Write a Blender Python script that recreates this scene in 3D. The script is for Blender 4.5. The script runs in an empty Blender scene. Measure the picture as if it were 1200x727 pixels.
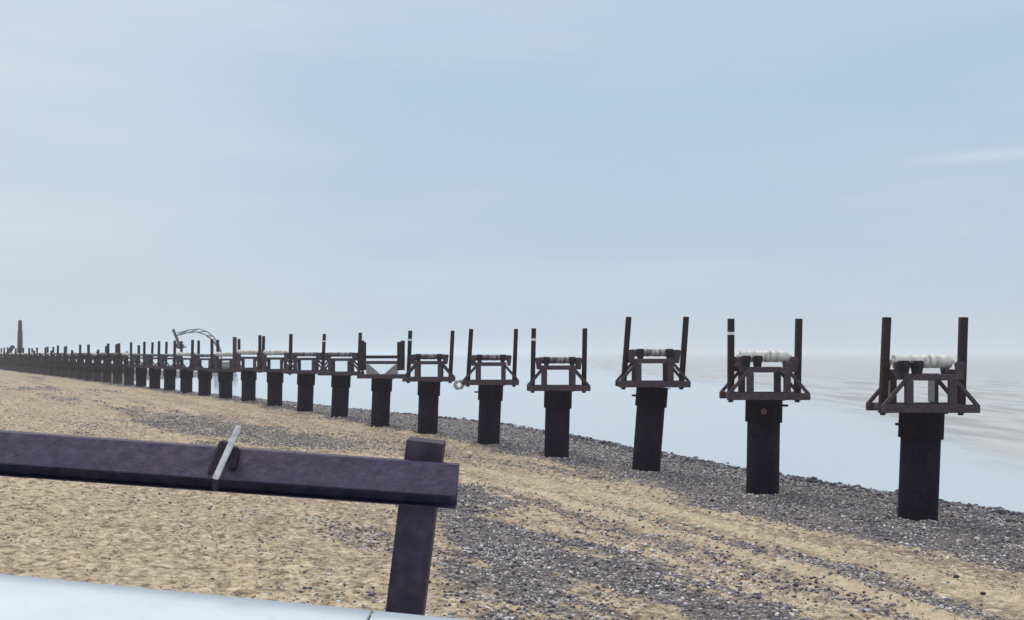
import bpy, bmesh, math, random
import numpy as np
from mathutils import Vector, Matrix

S = bpy.context.scene
COL = S.collection
R = math.radians

# ------------------------------------------------------------------ camera, sky, sun, exposure
F = 1100.0            # focal length in pixels of the 1200 px wide photograph
HZ = 414.0            # row of the sea horizon in the photograph
EYE = 4.3             # eye height above the sea (sea level is z = 0)

cam_d = bpy.data.cameras.new('camera')
cam_d.sensor_width = 36.0
cam_d.lens = 36.0 * F / 1200.0
cam_d.shift_y = (HZ - 363.5) / 1200.0
cam_d.clip_start = 0.1
cam_d.clip_end = 30000
cam = bpy.data.objects.new('camera', cam_d)
COL.objects.link(cam)
cam.location = (0, 0, EYE)
cam.rotation_euler = (R(90), 0, 0)
S.camera = cam

S.render.engine = 'CYCLES'
S.cycles.use_denoising = True
S.cycles.max_bounces = 6
S.cycles.volume_bounces = 3
S.view_settings.view_transform = 'Standard'
S.view_settings.look = 'None'
S.view_settings.exposure = 0.0
S.view_settings.gamma = 1.0

SUN_ELEV, SUN_AZ = 58.0, -28.0      # degrees, azimuth clockwise from +Y (high, beyond the row)
wd = bpy.data.worlds.new('World')
S.world = wd
wd.use_nodes = True
nt = wd.node_tree
for n_ in list(nt.nodes):
    nt.nodes.remove(n_)


def wn(kind, **kw):
    n = nt.nodes.new(kind)
    for k, v in kw.items():
        setattr(n, k, v)
    return n


def wl(a, b):
    nt.links.new(a, b)


sky = wn('ShaderNodeTexSky', sky_type='NISHITA', sun_disc=False)
sky.sun_elevation = R(SUN_ELEV)
sky.sun_rotation = R(SUN_AZ)
sky.air_density = 1.0
sky.dust_density = 3.0
bg_sky = wn('ShaderNodeBackground')
bg_sky.inputs['Strength'].default_value = 0.10
wl(sky.outputs[0], bg_sky.inputs[0])
tc = wn('ShaderNodeTexCoord')
sep = wn('ShaderNodeSeparateXYZ')
wl(tc.outputs['Generated'], sep.inputs[0])
ramp = wn('ShaderNodeValToRGB')
wl(sep.outputs['Z'], ramp.inputs[0])
cr = ramp.color_ramp
cr.elements[0].position = 0.0
cr.elements[0].color = (0.560, 0.670, 0.790, 1)
cr.elements[1].position = 1.0
cr.elements[1].color = (1.0, 1.0, 1.0, 1)
for p_, c_ in ((0.06, (0.535, 0.655, 0.785)), (0.15, (0.480, 0.615, 0.755)), (0.27, (0.460, 0.605, 0.760)),
               (0.36, (0.50, 0.63, 0.78)), (0.60, (0.85, 0.90, 0.95))):
    e_ = cr.elements.new(p_)
    e_.color = (*c_, 1)
# long thin streaks of cloud
mp = wn('ShaderNodeMapping')
mp.inputs['Scale'].default_value = (1.6, 1.6, 11.0)
mp.inputs['Rotation'].default_value = (0.0, R(-5), 0.0)
wl(tc.outputs['Generated'], mp.inputs[0])
n1 = wn('ShaderNodeTexNoise')
n1.inputs['Scale'].default_value = 1.7
n1.inputs['Detail'].default_value = 5.0
n1.inputs['Roughness'].default_value = 0.5
wl(mp.outputs[0], n1.inputs['Vector'])
mr = wn('ShaderNodeMapRange')
mr.inputs['From Min'].default_value = 0.42
mr.inputs['From Max'].default_value = 0.75
mr.inputs['To Max'].default_value = 0.42
wl(n1.outputs['Fac'], mr.inputs['Value'])
# the brighter bank of cloud high on the left
dt = wn('ShaderNodeVectorMath', operation='DOT_PRODUCT')
dt.inputs[1].default_value = Vector((-0.62, 0.74, 0.27)).normalized()
nrm = wn('ShaderNodeVectorMath', operation='NORMALIZE')
wl(tc.outputs['Generated'], nrm.inputs[0])
wl(nrm.outputs['Vector'], dt.inputs[0])
mr2 = wn('ShaderNodeMapRange', interpolation_type='SMOOTHSTEP')
mr2.inputs['From Min'].default_value = 0.84
mr2.inputs['From Max'].default_value = 1.0
mr2.inputs['To Max'].default_value = 0.62
wl(dt.outputs['Value'], mr2.inputs['Value'])
n2 = wn('ShaderNodeTexNoise')
n2.inputs['Scale'].default_value = 3.2
n2.inputs['Detail'].default_value = 4.0
wl(tc.outputs['Generated'], n2.inputs['Vector'])
mm = wn('ShaderNodeMath', operation='MULTIPLY_ADD')
wl(n2.outputs['Fac'], mm.inputs[0])
mm.inputs[1].default_value = 0.7
mm.inputs[2].default_value = 0.62
m3 = wn('ShaderNodeMath', operation='MULTIPLY')
wl(mr2.outputs[0], m3.inputs[0])
wl(mm.outputs[0], m3.inputs[1])
dw = wn('ShaderNodeMath', operation='MULTIPLY_ADD')
wl(sep.outputs['X'], dw.inputs[0])
dw.inputs[1].default_value = -0.02
dw.inputs[2].default_value = 0.0
zw = wn('ShaderNodeMath', operation='ADD')
wl(sep.outputs['Z'], zw.inputs[0])
wl(dw.outputs[0], zw.inputs[1])
zs = wn('ShaderNodeMath', operation='SUBTRACT')
wl(zw.outputs[0], zs.inputs[0])
zs.inputs[1].default_value = 0.176
za = wn('ShaderNodeMath', operation='ABSOLUTE')
wl(zs.outputs[0], za.inputs[0])
zr_ = wn('ShaderNodeMapRange', interpolation_type='SMOOTHSTEP')
zr_.inputs['From Min'].default_value = 0.010
zr_.inputs['From Max'].default_value = 0.0
zr_.inputs['To Max'].default_value = 0.45
wl(za.outputs[0], zr_.inputs['Value'])
xr_ = wn('ShaderNodeMapRange', interpolation_type='SMOOTHSTEP')
xr_.inputs['From Min'].default_value = 0.33
xr_.inputs['From Max'].default_value = 0.46
wl(sep.outputs['X'], xr_.inputs['Value'])
wsp = wn('ShaderNodeMath', operation='MULTIPLY')
wl(zr_.outputs[0], wsp.inputs[0])
wl(xr_.outputs[0], wsp.inputs[1])
ws2 = wn('ShaderNodeMath', operation='MULTIPLY')
wl(wsp.outputs[0], ws2.inputs[0])
wl(mm.outputs[0], ws2.inputs[1])
ws3 = wn('ShaderNodeMath', operation='ADD')
wl(ws2.outputs[0], ws3.inputs[0])
wl(mr.outputs[0], ws3.inputs[1])
ad = wn('ShaderNodeMath', operation='ADD', use_clamp=True)
wl(ws3.outputs[0], ad.inputs[0])
wl(m3.outputs[0], ad.inputs[1])
mixc = wn('ShaderNodeMix', data_type='RGBA')
mixc.inputs['B'].default_value = (0.66, 0.75, 0.84, 1)
mxl = wn('ShaderNodeMix', data_type='RGBA', blend_type='LIGHTEN')
wl(ad.outputs[0], mixc.inputs['Factor'])
wl(ramp.outputs[0], mixc.inputs['A'])
mxl.inputs['Factor'].default_value = 1.0
wl(mixc.outputs['Result'], mxl.inputs['A'])
wl(ramp.outputs[0], mxl.inputs['B'])
bg_cl = wn('ShaderNodeBackground')
bg_cl.inputs['Strength'].default_value = 1.0
wl(mxl.outputs['Result'], bg_cl.inputs[0])
ms = wn('ShaderNodeMixShader')
ms.inputs[0].default_value = 0.90
wl(bg_sky.outputs[0], ms.inputs[1])
wl(bg_cl.outputs[0], ms.inputs[2])
wo = wn('ShaderNodeOutputWorld')
wl(ms.outputs[0], wo.inputs[0])

sl = bpy.data.lights.new('sun', 'SUN')
sl.energy = 1.5
sl.angle = R(14)
sl.color = (1.0, 0.95, 0.88)
sun = bpy.data.objects.new('sun', sl)
COL.objects.link(sun)
az = R(SUN_AZ)
sdir = Vector((math.sin(az) * math.cos(R(SUN_ELEV)), math.cos(az) * math.cos(R(SUN_ELEV)), math.sin(R(SUN_ELEV))))
sun.rotation_euler = sdir.to_track_quat('Z', 'Y').to_euler()
sun.location = sdir * 60

# ------------------------------------------------------------------ helpers
rng = np.random.default_rng(7)
random.seed(7)


def tag(o, label=None, cat=None, group=None, kind=None):
    if label:
        o['label'] = label
    if cat:
        o['category'] = cat
    if group:
        o['group'] = group
    if kind:
        o['kind'] = kind
    return o


def empty(name, loc, parent=None):
    o = bpy.data.objects.new(name, None)
    COL.objects.link(o)
    o.location = loc
    o.empty_display_size = 0.3
    if parent:
        o.parent = parent
    return o


def link(name, mesh, parent=None, loc=(0, 0, 0), rot=(0, 0, 0)):
    o = bpy.data.objects.new(name, mesh)
    COL.objects.link(o)
    o.location = loc
    o.rotation_euler = rot
    if parent:
        o.parent = parent
    return o


def w_at(px, py, d):
    """point of the place seen at pixel (px, py) of the photo, d metres away along the view axis"""
    return Vector(((px - 600) / F * d, d, EYE + (HZ - py) / F * d))


class MB:
    """collects shapes for one mesh"""

    def __init__(self):
        self.bm = bmesh.new()

    def _merge(self, tmp, mat):
        bmesh.ops.transform(tmp, matrix=mat, verts=tmp.verts)
        me = bpy.data.meshes.new('tmp')
        tmp.to_mesh(me)
        tmp.free()
        self.bm.from_mesh(me)
        bpy.data.meshes.remove(me)

    def box(self, c, s, rot=None, bev=0.012):
        t = bmesh.new()
        bmesh.ops.create_cube(t, size=1.0)
        bmesh.ops.scale(t, vec=s, verts=t.verts)
        if bev:
            bmesh.ops.bevel(t, geom=t.edges[:], offset=min(bev, min(s) * 0.3), segments=1, affect='EDGES')
        m = Matrix.Translation(c)
        if rot is not None:
            m = m @ rot.to_4x4()
        self._merge(t, m)
        return self

    def bar(self, a, b, w, h, bev=0.01, ref=Vector((0, 1, 0))):
        """rectangular bar from a to b, w along ref, h across"""
        a, b = Vector(a), Vector(b)
        x = (b - a).normalized()
        y = (ref - x * ref.dot(x)).normalized()
        z = x.cross(y)
        rot = Matrix((x, y, z)).transposed()
        return self.box((a + b) / 2, ((b - a).length, w, h), rot, bev)

    def cyl(self, a, b, r, r2=None, seg=24, caps=True):
        a, b = Vector(a), Vector(b)
        t = bmesh.new()
        L = (b - a).length
        bmesh.ops.create_cone(t, cap_ends=caps, segments=seg, radius1=r, radius2=r if r2 is None else r2, depth=L)
        for f in t.faces:
            f.smooth = len(f.verts) == 4
        q = (b - a).normalized().to_track_quat('Z', 'Y')
        self._merge(t, Matrix.Translation((a + b) / 2) @ q.to_matrix().to_4x4())
        return self

    def lathe(self, pts, seg=24, axis='X', c=(0, 0, 0)):
        """pts: (along, radius)"""
        t = bmesh.new()
        rings = []
        for p, r in pts:
            ring = []
            for i in range(seg):
                a = 2 * math.pi * i / seg
                if axis == 'X':
                    ring.append(t.verts.new((p, r * math.cos(a), r * math.sin(a))))
                else:
                    ring.append(t.verts.new((r * math.cos(a), r * math.sin(a), p)))
            rings.append(ring)
        for k in range(len(rings) - 1):
            for i in range(seg):
                j = (i + 1) % seg
                f = t.faces.new((rings[k][i], rings[k][j], rings[k + 1][j], rings[k + 1][i]))
                f.smooth = abs(pts[k][0] - pts[k + 1][0]) > 0.4 * abs(pts[k][1] - pts[k + 1][1])
        t.faces.new(rings[0][::-1])
        t.faces.new(rings[-1])
        bmesh.ops.recalc_face_normals(t, faces=t.faces)
        self._merge(t, Matrix.Translation(c))
        return self

    def prism(self, prof, a, b, up=Vector((0, 0, 1)), bev=0.0):
        """closed profile [(depth, height)] extruded from a to b"""
        a, b = Vector(a), Vector(b)
        x = (b - a).normalized()
        z = (up - x * up.dot(x)).normalized()
        y = z.cross(x)
        t = bmesh.new()
        v0 = [t.verts.new(a + y * p + z * q) for p, q in prof]
        v1 = [t.verts.new(b + y * p + z * q) for p, q in prof]
        n = len(prof)
        for i in range(n):
            t.faces.new((v0[i], v0[(i + 1) % n], v1[(i + 1) % n], v1[i]))
        t.faces.new(v0[::-1])
        t.faces.new(v1)
        bmesh.ops.recalc_face_normals(t, faces=t.faces)
        if bev:
            bmesh.ops.bevel(t, geom=t.edges[:], offset=bev, segments=2, affect='EDGES', profile=0.6)
        self._merge(t, Matrix.Identity(4))
        return self

    def mesh(self, name, mat):
        me = bpy.data.meshes.new(name)
        self.bm.to_mesh(me)
        self.bm.free()
        me.materials.append(mat)
        return me

    def build(self, name, mat, parent=None, loc=(0, 0, 0), rot=(0, 0, 0)):
        return link(name, self.mesh(name, mat), parent, loc, rot)


# ------------------------------------------------------------------ value noise for terrain
def _hash(ix, iy, seed):
    h = (ix.astype(np.int64) * 374761393 + iy.astype(np.int64) * 668265263 + seed * 1442695041) & 0xFFFFFFFF
    h = ((h ^ (h >> 13)) * 1274126177) & 0xFFFFFFFF
    h = h ^ (h >> 16)
    return (h & 0xFFFF) / 65535.0


def vnoise(x, y, seed=0):
    ix, iy = np.floor(x), np.floor(y)
    fx, fy = x - ix, y - iy
    fx = fx * fx * (3 - 2 * fx)
    fy = fy * fy * (3 - 2 * fy)
    a, b = _hash(ix, iy, seed), _hash(ix + 1, iy, seed)
    c, d = _hash(ix, iy + 1, seed), _hash(ix + 1, iy + 1, seed)
    return (a + (b - a) * fx) * (1 - fy) + (c + (d - c) * fx) * fy


def fbm(x, y, seed=0, octv=4, gain=0.5):
    s, a, t = 0.0, 1.0, 0.0
    for k in range(octv):
        s = s + a * vnoise(x * 2 ** k + 13.7 * k, y * 2 ** k - 7.1 * k, seed + k)
        t += a
        a *= gain
    return s / t


def sstep(a, b, x):
    t = np.clip((x - a) / (b - a), 0, 1)
    return t * t * (3 - 2 * t)


# ------------------------------------------------------------------ materials
class NT:
    def __init__(self, name):
        self.m = bpy.data.materials.new(name)
        self.m.use_nodes = True
        self.t = self.m.node_tree
        self.b = self.t.nodes['Principled BSDF']
        self.out = self.t.nodes['Material Output']

    def n(self, kind, **kw):
        n = self.t.nodes.new(kind)
        for k, v in kw.items():
            if k in n.bl_rna.properties:
                setattr(n, k, v)
            else:
                n.inputs[k].default_value = v
        return n

    def l(self, a, b):
        self.t.links.new(a, b)

    def coord(self, out='Object', scale=None):
        c = self.n('ShaderNodeTexCoord')
        if scale is None:
            return c.outputs[out]
        mpn = self.n('ShaderNodeMapping')
        mpn.inputs['Scale'].default_value = scale
        self.l(c.outputs[out], mpn.inputs[0])
        return mpn.outputs[0]

    def noise(self, vec, scale, detail=4.0, rough=0.55):
        k = self.n('ShaderNodeTexNoise')
        k.inputs['Scale'].default_value = scale
        k.inputs['Detail'].default_value = detail
        k.inputs['Roughness'].default_value = rough
        self.l(vec, k.inputs['Vector'])
        return k.outputs['Fac']

    def rng(self, val, a, b, c=0.0, d=1.0):
        k = self.n('ShaderNodeMapRange', interpolation_type='SMOOTHSTEP')
        k.inputs['From Min'].default_value = a
        k.inputs['From Max'].default_value = b
        k.inputs['To Min'].default_value = c
        k.inputs['To Max'].default_value = d
        self.l(val, k.inputs['Value'])
        return k.outputs[0]

    def mix(self, fac, a, b, mode='MIX'):
        k = self.n('ShaderNodeMix', data_type='RGBA', blend_type=mode)
        for sock, v in (('Factor', fac), ('A', a), ('B', b)):
            if isinstance(v, (int, float)):
                k.inputs[sock].default_value = v
            elif isinstance(v, tuple):
                k.inputs[sock].default_value = (*v, 1) if len(v) == 3 else v
            else:
                self.l(v, k.inputs[sock])
        return k.outputs['Result']

    def math(self, op, a, b=None):
        k = self.n('ShaderNodeMath', operation=op)
        for i, v in enumerate((a, b)):
            if v is None:
                continue
            if isinstance(v, (int, float)):
                k.inputs[i].default_value = v
            else:
                self.l(v, k.inputs[i])
        return k.outputs[0]

    def bump(self, h, strength, dist):
        k = self.n('ShaderNodeBump')
        k.inputs['Strength'].default_value = strength
        k.inputs['Distance'].default_value = dist
        self.l(h, k.inputs['Height'])
        self.l(k.outputs[0], self.b.inputs['Normal'])


def rust_mat(name, base, rust, amount=0.45, scale=3.0, rough=0.75, streak=True, spec=0.22):
    t = NT(name)
    geo = t.n('ShaderNodeNewGeometry')
    mpn = t.n('ShaderNodeMapping')
    mpn.inputs['Scale'].default_value = (1, 1, 0.3) if streak else (1, 1, 1)
    t.l(geo.outputs['Position'], mpn.inputs[0])
    a = t.noise(mpn.outputs[0], scale, 6, 0.62)
    b = t.noise(geo.outputs['Position'], scale * 7, 5, 0.7)
    f = t.rng(t.math('ADD', t.math('MULTIPLY', a, 0.7), t.math('MULTIPLY', b, 0.3)), 0.5 - 0.1, 0.75, 0.0, amount)
    c = t.mix(f, base, rust)
    sp = t.rng(b, 0.35, 0.7, 0.65, 1.25)
    hs = t.n('ShaderNodeHueSaturation')
    t.l(c, hs.inputs['Color'])
    t.l(sp, hs.inputs['Value'])
    t.l(hs.outputs[0], t.b.inputs['Base Color'])
    t.b.inputs['Roughness'].default_value = rough
    t.b.inputs['Specular IOR Level'].default_value = spec
    t.bump(b, 0.35, 0.02)
    return t.m


M_pile = rust_mat('pile_steel', (0.0090, 0.0042, 0.0160), (0.030, 0.016, 0.022), 0.9, 1.8, 0.85, True, 0.08)
M_sleeve = rust_mat('sleeve_steel', (0.012, 0.006, 0.018), (0.034, 0.017, 0.018), 0.6, 2.5, 0.85, True, 0.10)
M_frame = rust_mat('cradle_steel', (0.078, 0.058, 0.078), (0.150, 0.088, 0.072), 0.8, 3.0, 0.75, False)
M_post = rust_mat('post_steel', (0.034, 0.020, 0.024), (0.080, 0.034, 0.026), 0.6, 2.2, 0.75)
M_rust = rust_mat('rusted_post', (0.105, 0.055, 0.045), (0.16, 0.075, 0.05), 0.8, 2.2, 0.8)
M_dark = rust_mat('dark_clamp', (0.030, 0.022, 0.032), (0.07, 0.04, 0.035), 0.5, 5, 0.6, False)
M_rail = rust_mat('rail_steel', (0.052, 0.042, 0.094), (0.105, 0.062, 0.060), 0.55, 2.6, 0.6, False, 0.3)
M_stand = rust_mat('post_face_steel', (0.048, 0.037, 0.066), (0.100, 0.055, 0.052), 0.7, 2.0, 0.65, True, 0.3)
M_pale = rust_mat('pale_plate', (0.58, 0.56, 0.55), (0.34, 0.27, 0.24), 0.7, 4.0, 0.8)


def roller_mat(name, a, b, lo, hi):
    t = NT(name)
    v = t.coord('Object', (6.0, 1.2, 1.2))
    f = t.rng(t.noise(v, 1.6, 5, 0.65), lo, hi)
    t.l(t.mix(f, a, b), t.b.inputs['Base Color'])
    t.b.inputs['Roughness'].default_value = 0.6
    t.bump(t.noise(v, 6, 4), 0.3, 0.02)
    return t.m


M_white = roller_mat('white_roller', (0.76, 0.74, 0.68), (0.36, 0.31, 0.26), 0.48, 0.72)
M_worn = roller_mat('worn_roller', (0.13, 0.11, 0.115), (0.58, 0.56, 0.53), 0.42, 0.66)
M_dull = roller_mat('dull_roller', (0.09, 0.07, 0.085), (0.36, 0.32, 0.31), 0.42, 0.70)


def plain(name, col, rough=0.6, var=0.25, scale=8.0, metal=0.0):
    t = NT(name)
    g = t.n('ShaderNodeNewGeometry')
    f = t.rng(t.noise(g.outputs['Position'], scale, 5, 0.6), 0.3, 0.7, 1 - var, 1 + var * 0.5)
    hs = t.n('ShaderNodeHueSaturation')
    hs.inputs['Color'].default_value = (*col, 1)
    t.l(f, hs.inputs['Value'])
    t.l(hs.outputs[0], t.b.inputs['Base Color'])
    t.b.inputs['Roughness'].default_value = rough
    t.b.inputs['Metallic'].default_value = metal
    return t.m


M_band = plain('white_band', (0.78, 0.78, 0.76), 0.5, 0.1)
M_galv = plain('galvanised_bar', (0.66, 0.63, 0.62), 0.55, 0.35, 25.0)
M_wallp = plain('white_wall_paint', (0.65, 0.72, 0.785), 0.85, 0.05, 3.0)
M_wallb = plain('white_render', (0.70, 0.70, 0.69), 0.8, 0.12, 2.0)
M_boss = plain('red_boss', (0.11, 0.045, 0.04), 0.7, 0.4, 20)
M_rope = plain('pale_rope', (0.52, 0.50, 0.46), 0.9, 0.3, 20)
M_digger = plain('dull_grey_yellow_paint', (0.27, 0.25, 0.225), 0.6, 0.25, 1.0)
M_diggerd = plain('dark_track_steel', (0.05, 0.045, 0.045), 0.7, 0.3, 2.0)
M_glass = plain('cab_glass', (0.06, 0.07, 0.08), 0.1, 0.05, 1.0)
M_tower = plain('dark_stone_column', (0.10, 0.075, 0.08), 0.9, 0.3, 1.2)
M_timber = plain('dark_timber', (0.055, 0.042, 0.045), 0.9, 0.3, 2.0)
M_prom = plain('concrete_paving', (0.34, 0.33, 0.31), 0.9, 0.15, 3.0)
M_stone = plain('dark_stone', (0.045, 0.04, 0.042), 0.8, 0.3, 20.0)

_t = M_wallp.node_tree
_b = _t.nodes['Principled BSDF']
_src = _b.inputs['Base Color'].links[0].from_socket
_g = _t.nodes.new('ShaderNodeNewGeometry')
_n = _t.nodes.new('ShaderNodeTexNoise')
_n.inputs['Scale'].default_value = 14.0
_n.inputs['Detail'].default_value = 6.0
_n.inputs['Roughness'].default_value = 0.75
_t.links.new(_g.outputs['Position'], _n.inputs['Vector'])
_r = _t.nodes.new('ShaderNodeMapRange')
_r.inputs['From Min'].default_value = 0.60
_r.inputs['From Max'].default_value = 0.74
_r.inputs['To Max'].default_value = 0.45
_t.links.new(_n.outputs['Fac'], _r.inputs['Value'])
_m = _t.nodes.new('ShaderNodeMix')
_m.data_type = 'RGBA'
_m.inputs['B'].default_value = (0.42, 0.38, 0.33, 1)
_t.links.new(_r.outputs[0], _m.inputs['Factor'])
_t.links.new(_src, _m.inputs['A'])
_t.links.new(_m.outputs['Result'], _b.inputs['Base Color'])

# ------------------------------------------------------------------ shape of the beach
P0 = np.array([10.22, 23.4])
A_ = math.atan(766 / F)
RT = np.array([-math.sin(A_), math.cos(A_)])     # along the row, away from the camera
RU = np.array([math.cos(A_), math.sin(A_)])      # across the row, towards the sea

ZR_T = [-60, -25, 0, 4.9, 9.8, 14.7, 19.6, 24.6, 29.5, 34.4, 39.3, 44.2, 54, 60, 113, 185, 400]
ZR_Z = [-4.2, -4.15, -4.06, -4.05, -3.96, -3.84, -3.79, -3.72, -3.66, -3.57, -3.45, -3.33, -3.25, -3.2, -3.06, -3.03, -3.03]
UW_T = [-80, -20, 0, 6.5, 14.8, 22.8, 33.7, 67, 110, 140, 165, 190, 235, 300, 420]
UW_U = [1.2, 2.6, 3.7, 4.5, 6.15, 8.1, 10.4, 9.3, 8, 12, 38, 45, 42, 22, 16]


def ut(x, y):
    dx, dy = x - P0[0], y - P0[1]
    return dx * RU[0] + dy * RU[1], dx * RT[0] + dy * RT[1]


def beach_base(x, y):
    """height above sea level, without bumps"""
    u, t = ut(x, y)
    zr = np.interp(t, ZR_T, ZR_Z) + EYE
    uw = np.interp(t, UW_T, UW_U)
    zl = 1.38
    land = zr + (zl - zr) * sstep(-1.0, -24.0, u)
    sl = np.maximum(zr / np.maximum(uw, 1.0), 0.05)
    sea = np.where(u < uw, zr * (1 - np.clip(u, 0, None) / uw), -(u - uw) * np.minimum(sl, 0.12))
    return np.where(u < 0, land, np.maximum(sea, -4.0))


def ground_hit(px, py):
    """where the line of sight through a photo pixel meets the beach"""
    dx, dz = (px - 600) / F, (HZ - py) / F
    lo, hi = 3.0, 500.0
    d = np.linspace(4, 400, 8000)
    h = beach_base(dx * d, d) - (EYE + dz * d)
    i = np.argmax(h > 0)
    return np.array([dx * d[i], d[i]])


def poly_sd(x, y, pts):
    """signed distance to a polygon, positive inside"""
    pts = np.asarray(pts)
    best = np.full(x.shape, 1e9)
    inside = np.zeros(x.shape, bool)
    n = len(pts)
    for i in range(n):
        a, b = pts[i], pts[(i + 1) % n]
        e = b - a
        wx, wy = x - a[0], y - a[1]
        tt = np.clip((wx * e[0] + wy * e[1]) / (e @ e), 0, 1)
        best = np.minimum(best, (wx - tt * e[0]) ** 2 + (wy - tt * e[1]) ** 2)
        c = (a[1] > y) != (b[1] > y)
        with np.errstate(divide='ignore', invalid='ignore'):
            xx = (b[0] - a[0]) * (y - a[1]) / (b[1] - a[1]) + a[0]
        inside ^= c & (x < xx)
    s = np.sqrt(best)
    return np.where(inside, s, -s)


def line_d(x, y, pts):
    pts = np.asarray(pts)
    best = np.full(x.shape, 1e9)
    for i in range(len(pts) - 1):
        a, b = pts[i], pts[i + 1]
        e = b - a
        wx, wy = x - a[0], y - a[1]
        tt = np.clip((wx * e[0] + wy * e[1]) / (e @ e), 0, 1)
        best = np.minimum(best, (wx - tt * e[0]) ** 2 + (wy - tt * e[1]) ** 2)
    return np.sqrt(best)


NEAR_PATCH = [ground_hit(*p) for p in ((505, 560), (560, 572), (640, 612), (720, 640), (800, 662), (880, 695), (960, 730), (940, 790),
                                       (640, 800), (560, 722), (515, 660), (490, 600))]
LEFT_PATCH = [ground_hit(*p) for p in ((140, 494), (190, 483), (260, 488), (330, 500), (420, 516), (400, 530), (300, 520), (210, 510))]
RUTS = [[ground_hit(*p) for p in q] for q in (
    ((430, 535), (545, 562), (640, 585), (760, 618), (880, 652), (1000, 690), (1100, 730), (1180, 770)),
    ((520, 545), (620, 563), (740, 590), (880, 628), (1040, 668), (1200, 708), (1320, 745)),
    ((640, 618), (700, 632), (760, 650), (850, 672), (960, 708)))]


def rut_profile(x, y):
    """tyre track: negative in the rut, positive on its pressed-up edges; and nearness 0..1"""
    h = np.zeros(x.shape)
    near = np.zeros(x.shape)
    for k, ln in enumerate(RUTS):
        d = line_d(x, y, ln) + 0.10 * (fbm(x * 1.3, y * 1.3, 90 + k, 2) - 0.5)
        amp = (1.0, 0.8, 0.5)[k]
        h += amp * (-0.06 * np.exp(-(d / 0.13) ** 2) + 0.055 * np.exp(-((d - 0.30) / 0.13) ** 2))
        near = np.maximum(near, amp * np.exp(-(d / 0.38) ** 2))
    return h, near


def pebble_mask(x, y):
    u, t = ut(x, y)
    wob = 2.2 * (fbm(x * 0.45, y * 0.45, 40, 4) - 0.5)
    lim = np.interp(t, [-30, 0, 4, 12, 22, 60, 200], [-5.0, -4.3, -3.6, -1.2, -0.6, -1.2, -1.0])
    m = sstep(-0.9, 0.9, u - lim + wob)
    near = sstep(-0.7, 0.7, poly_sd(x, y, NEAR_PATCH) + wob * 0.75)
    near = near * (1 - 0.70 * sstep(0.48, 0.66, fbm(u * 1.1 + 3, t * 0.28, 63, 4)))
    left = sstep(-2.0, 1.5, poly_sd(x, y, LEFT_PATCH) + wob * 1.2) * 0.75
    # loose grey streaks crossing the sand
    st = sstep(0.56, 0.70, fbm(u * 0.55, t * 0.10, 61, 4)) * 0.65 * sstep(-19, -9, u)
    fr = sstep(0.60, 0.74, fbm(u * 0.30 + 4, t * 0.05, 66, 4)) * 0.5
    m = np.maximum.reduce([m, near, left, st, fr])
    _, rn = rut_profile(x, y)
    return np.clip(m * (1 - 0.85 * rn), 0, 1)


PILES = [((row_px_ - 600) / F * dd, dd) for dd, row_px_ in ((4.03 * (5.8 + k), -166 + 7230 / (5.8 + k)) for k in range(14))]


def scour(x, y):
    h = np.zeros(x.shape)
    for k, (a, b) in enumerate(PILES):
        r = np.hypot(x - a, y - b)
        ang = np.arctan2(y - b, x - a)
        h += -0.10 * np.exp(-((r - 0.45) / 0.28) ** 2) + (0.07 + 0.04 * np.sin(ang + k * 2.1)) * np.exp(-((r - 1.05) / 0.35) ** 2)
    return h


def bumps(x, y):
    u, t = ut(x, y)
    d = np.hypot(x, y)
    near = 1 - sstep(40, 90, d)
    land = sstep(4.0, -3.0, u)
    b = 0.22 * (fbm(x * 0.16, y * 0.16, 3, 3) - 0.5) * land
    b += 0.10 * (fbm(x * 0.55, y * 0.55, 11, 3) - 0.5) * (0.35 + 0.65 * land)
    b += near * (0.060 * (fbm(x * 2.3, y * 2.3, 21, 3) - 0.5) + 0.075 * (fbm(x * 5.0, y * 5.0, 27, 2) - 0.5))
    h, _ = rut_profile(x, y)
    pits = sstep(0.60, 0.78, vnoise(x * 3.1, y * 3.1, 31)) * sstep(-1, -9, u)
    b += h - near * 0.045 * pits + scour(x, y)
    return b


def fan_mesh(name, s, d, zf):
    X = np.outer(d, s)
    Y = np.repeat(d[:, None], len(s), 1)
    Z = zf(X, Y)
    nr, nc = X.shape
    co = np.stack([X, Y, Z], -1).reshape(-1, 3).astype(np.float32)
    idx = np.arange(nr * nc).reshape(nr, nc)
    q = np.stack([idx[:-1, :-1], idx[:-1, 1:], idx[1:, 1:], idx[1:, :-1]], -1).reshape(-1, 4)
    me = bpy.data.meshes.new(name)
    me.vertices.add(len(co))
    me.vertices.foreach_set('co', co.ravel())
    me.loops.add(q.size)
    me.loops.foreach_set('vertex_index', q.ravel().astype(np.int32))
    me.polygons.add(len(q))
    me.polygons.foreach_set('loop_start', np.arange(0, q.size, 4, dtype=np.int32))
    me.polygons.foreach_set('loop_total', np.full(len(q), 4, np.int32))
    me.polygons.foreach_set('use_smooth', np.ones(len(q), bool))
    me.update(calc_edges=True)
    return me, X.ravel(), Y.ravel()


def fattr(me, name, val):
    a = me.attributes.new(name, 'FLOAT', 'POINT')
    a.data.foreach_set('value', np.asarray(val, np.float32).ravel())


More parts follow.
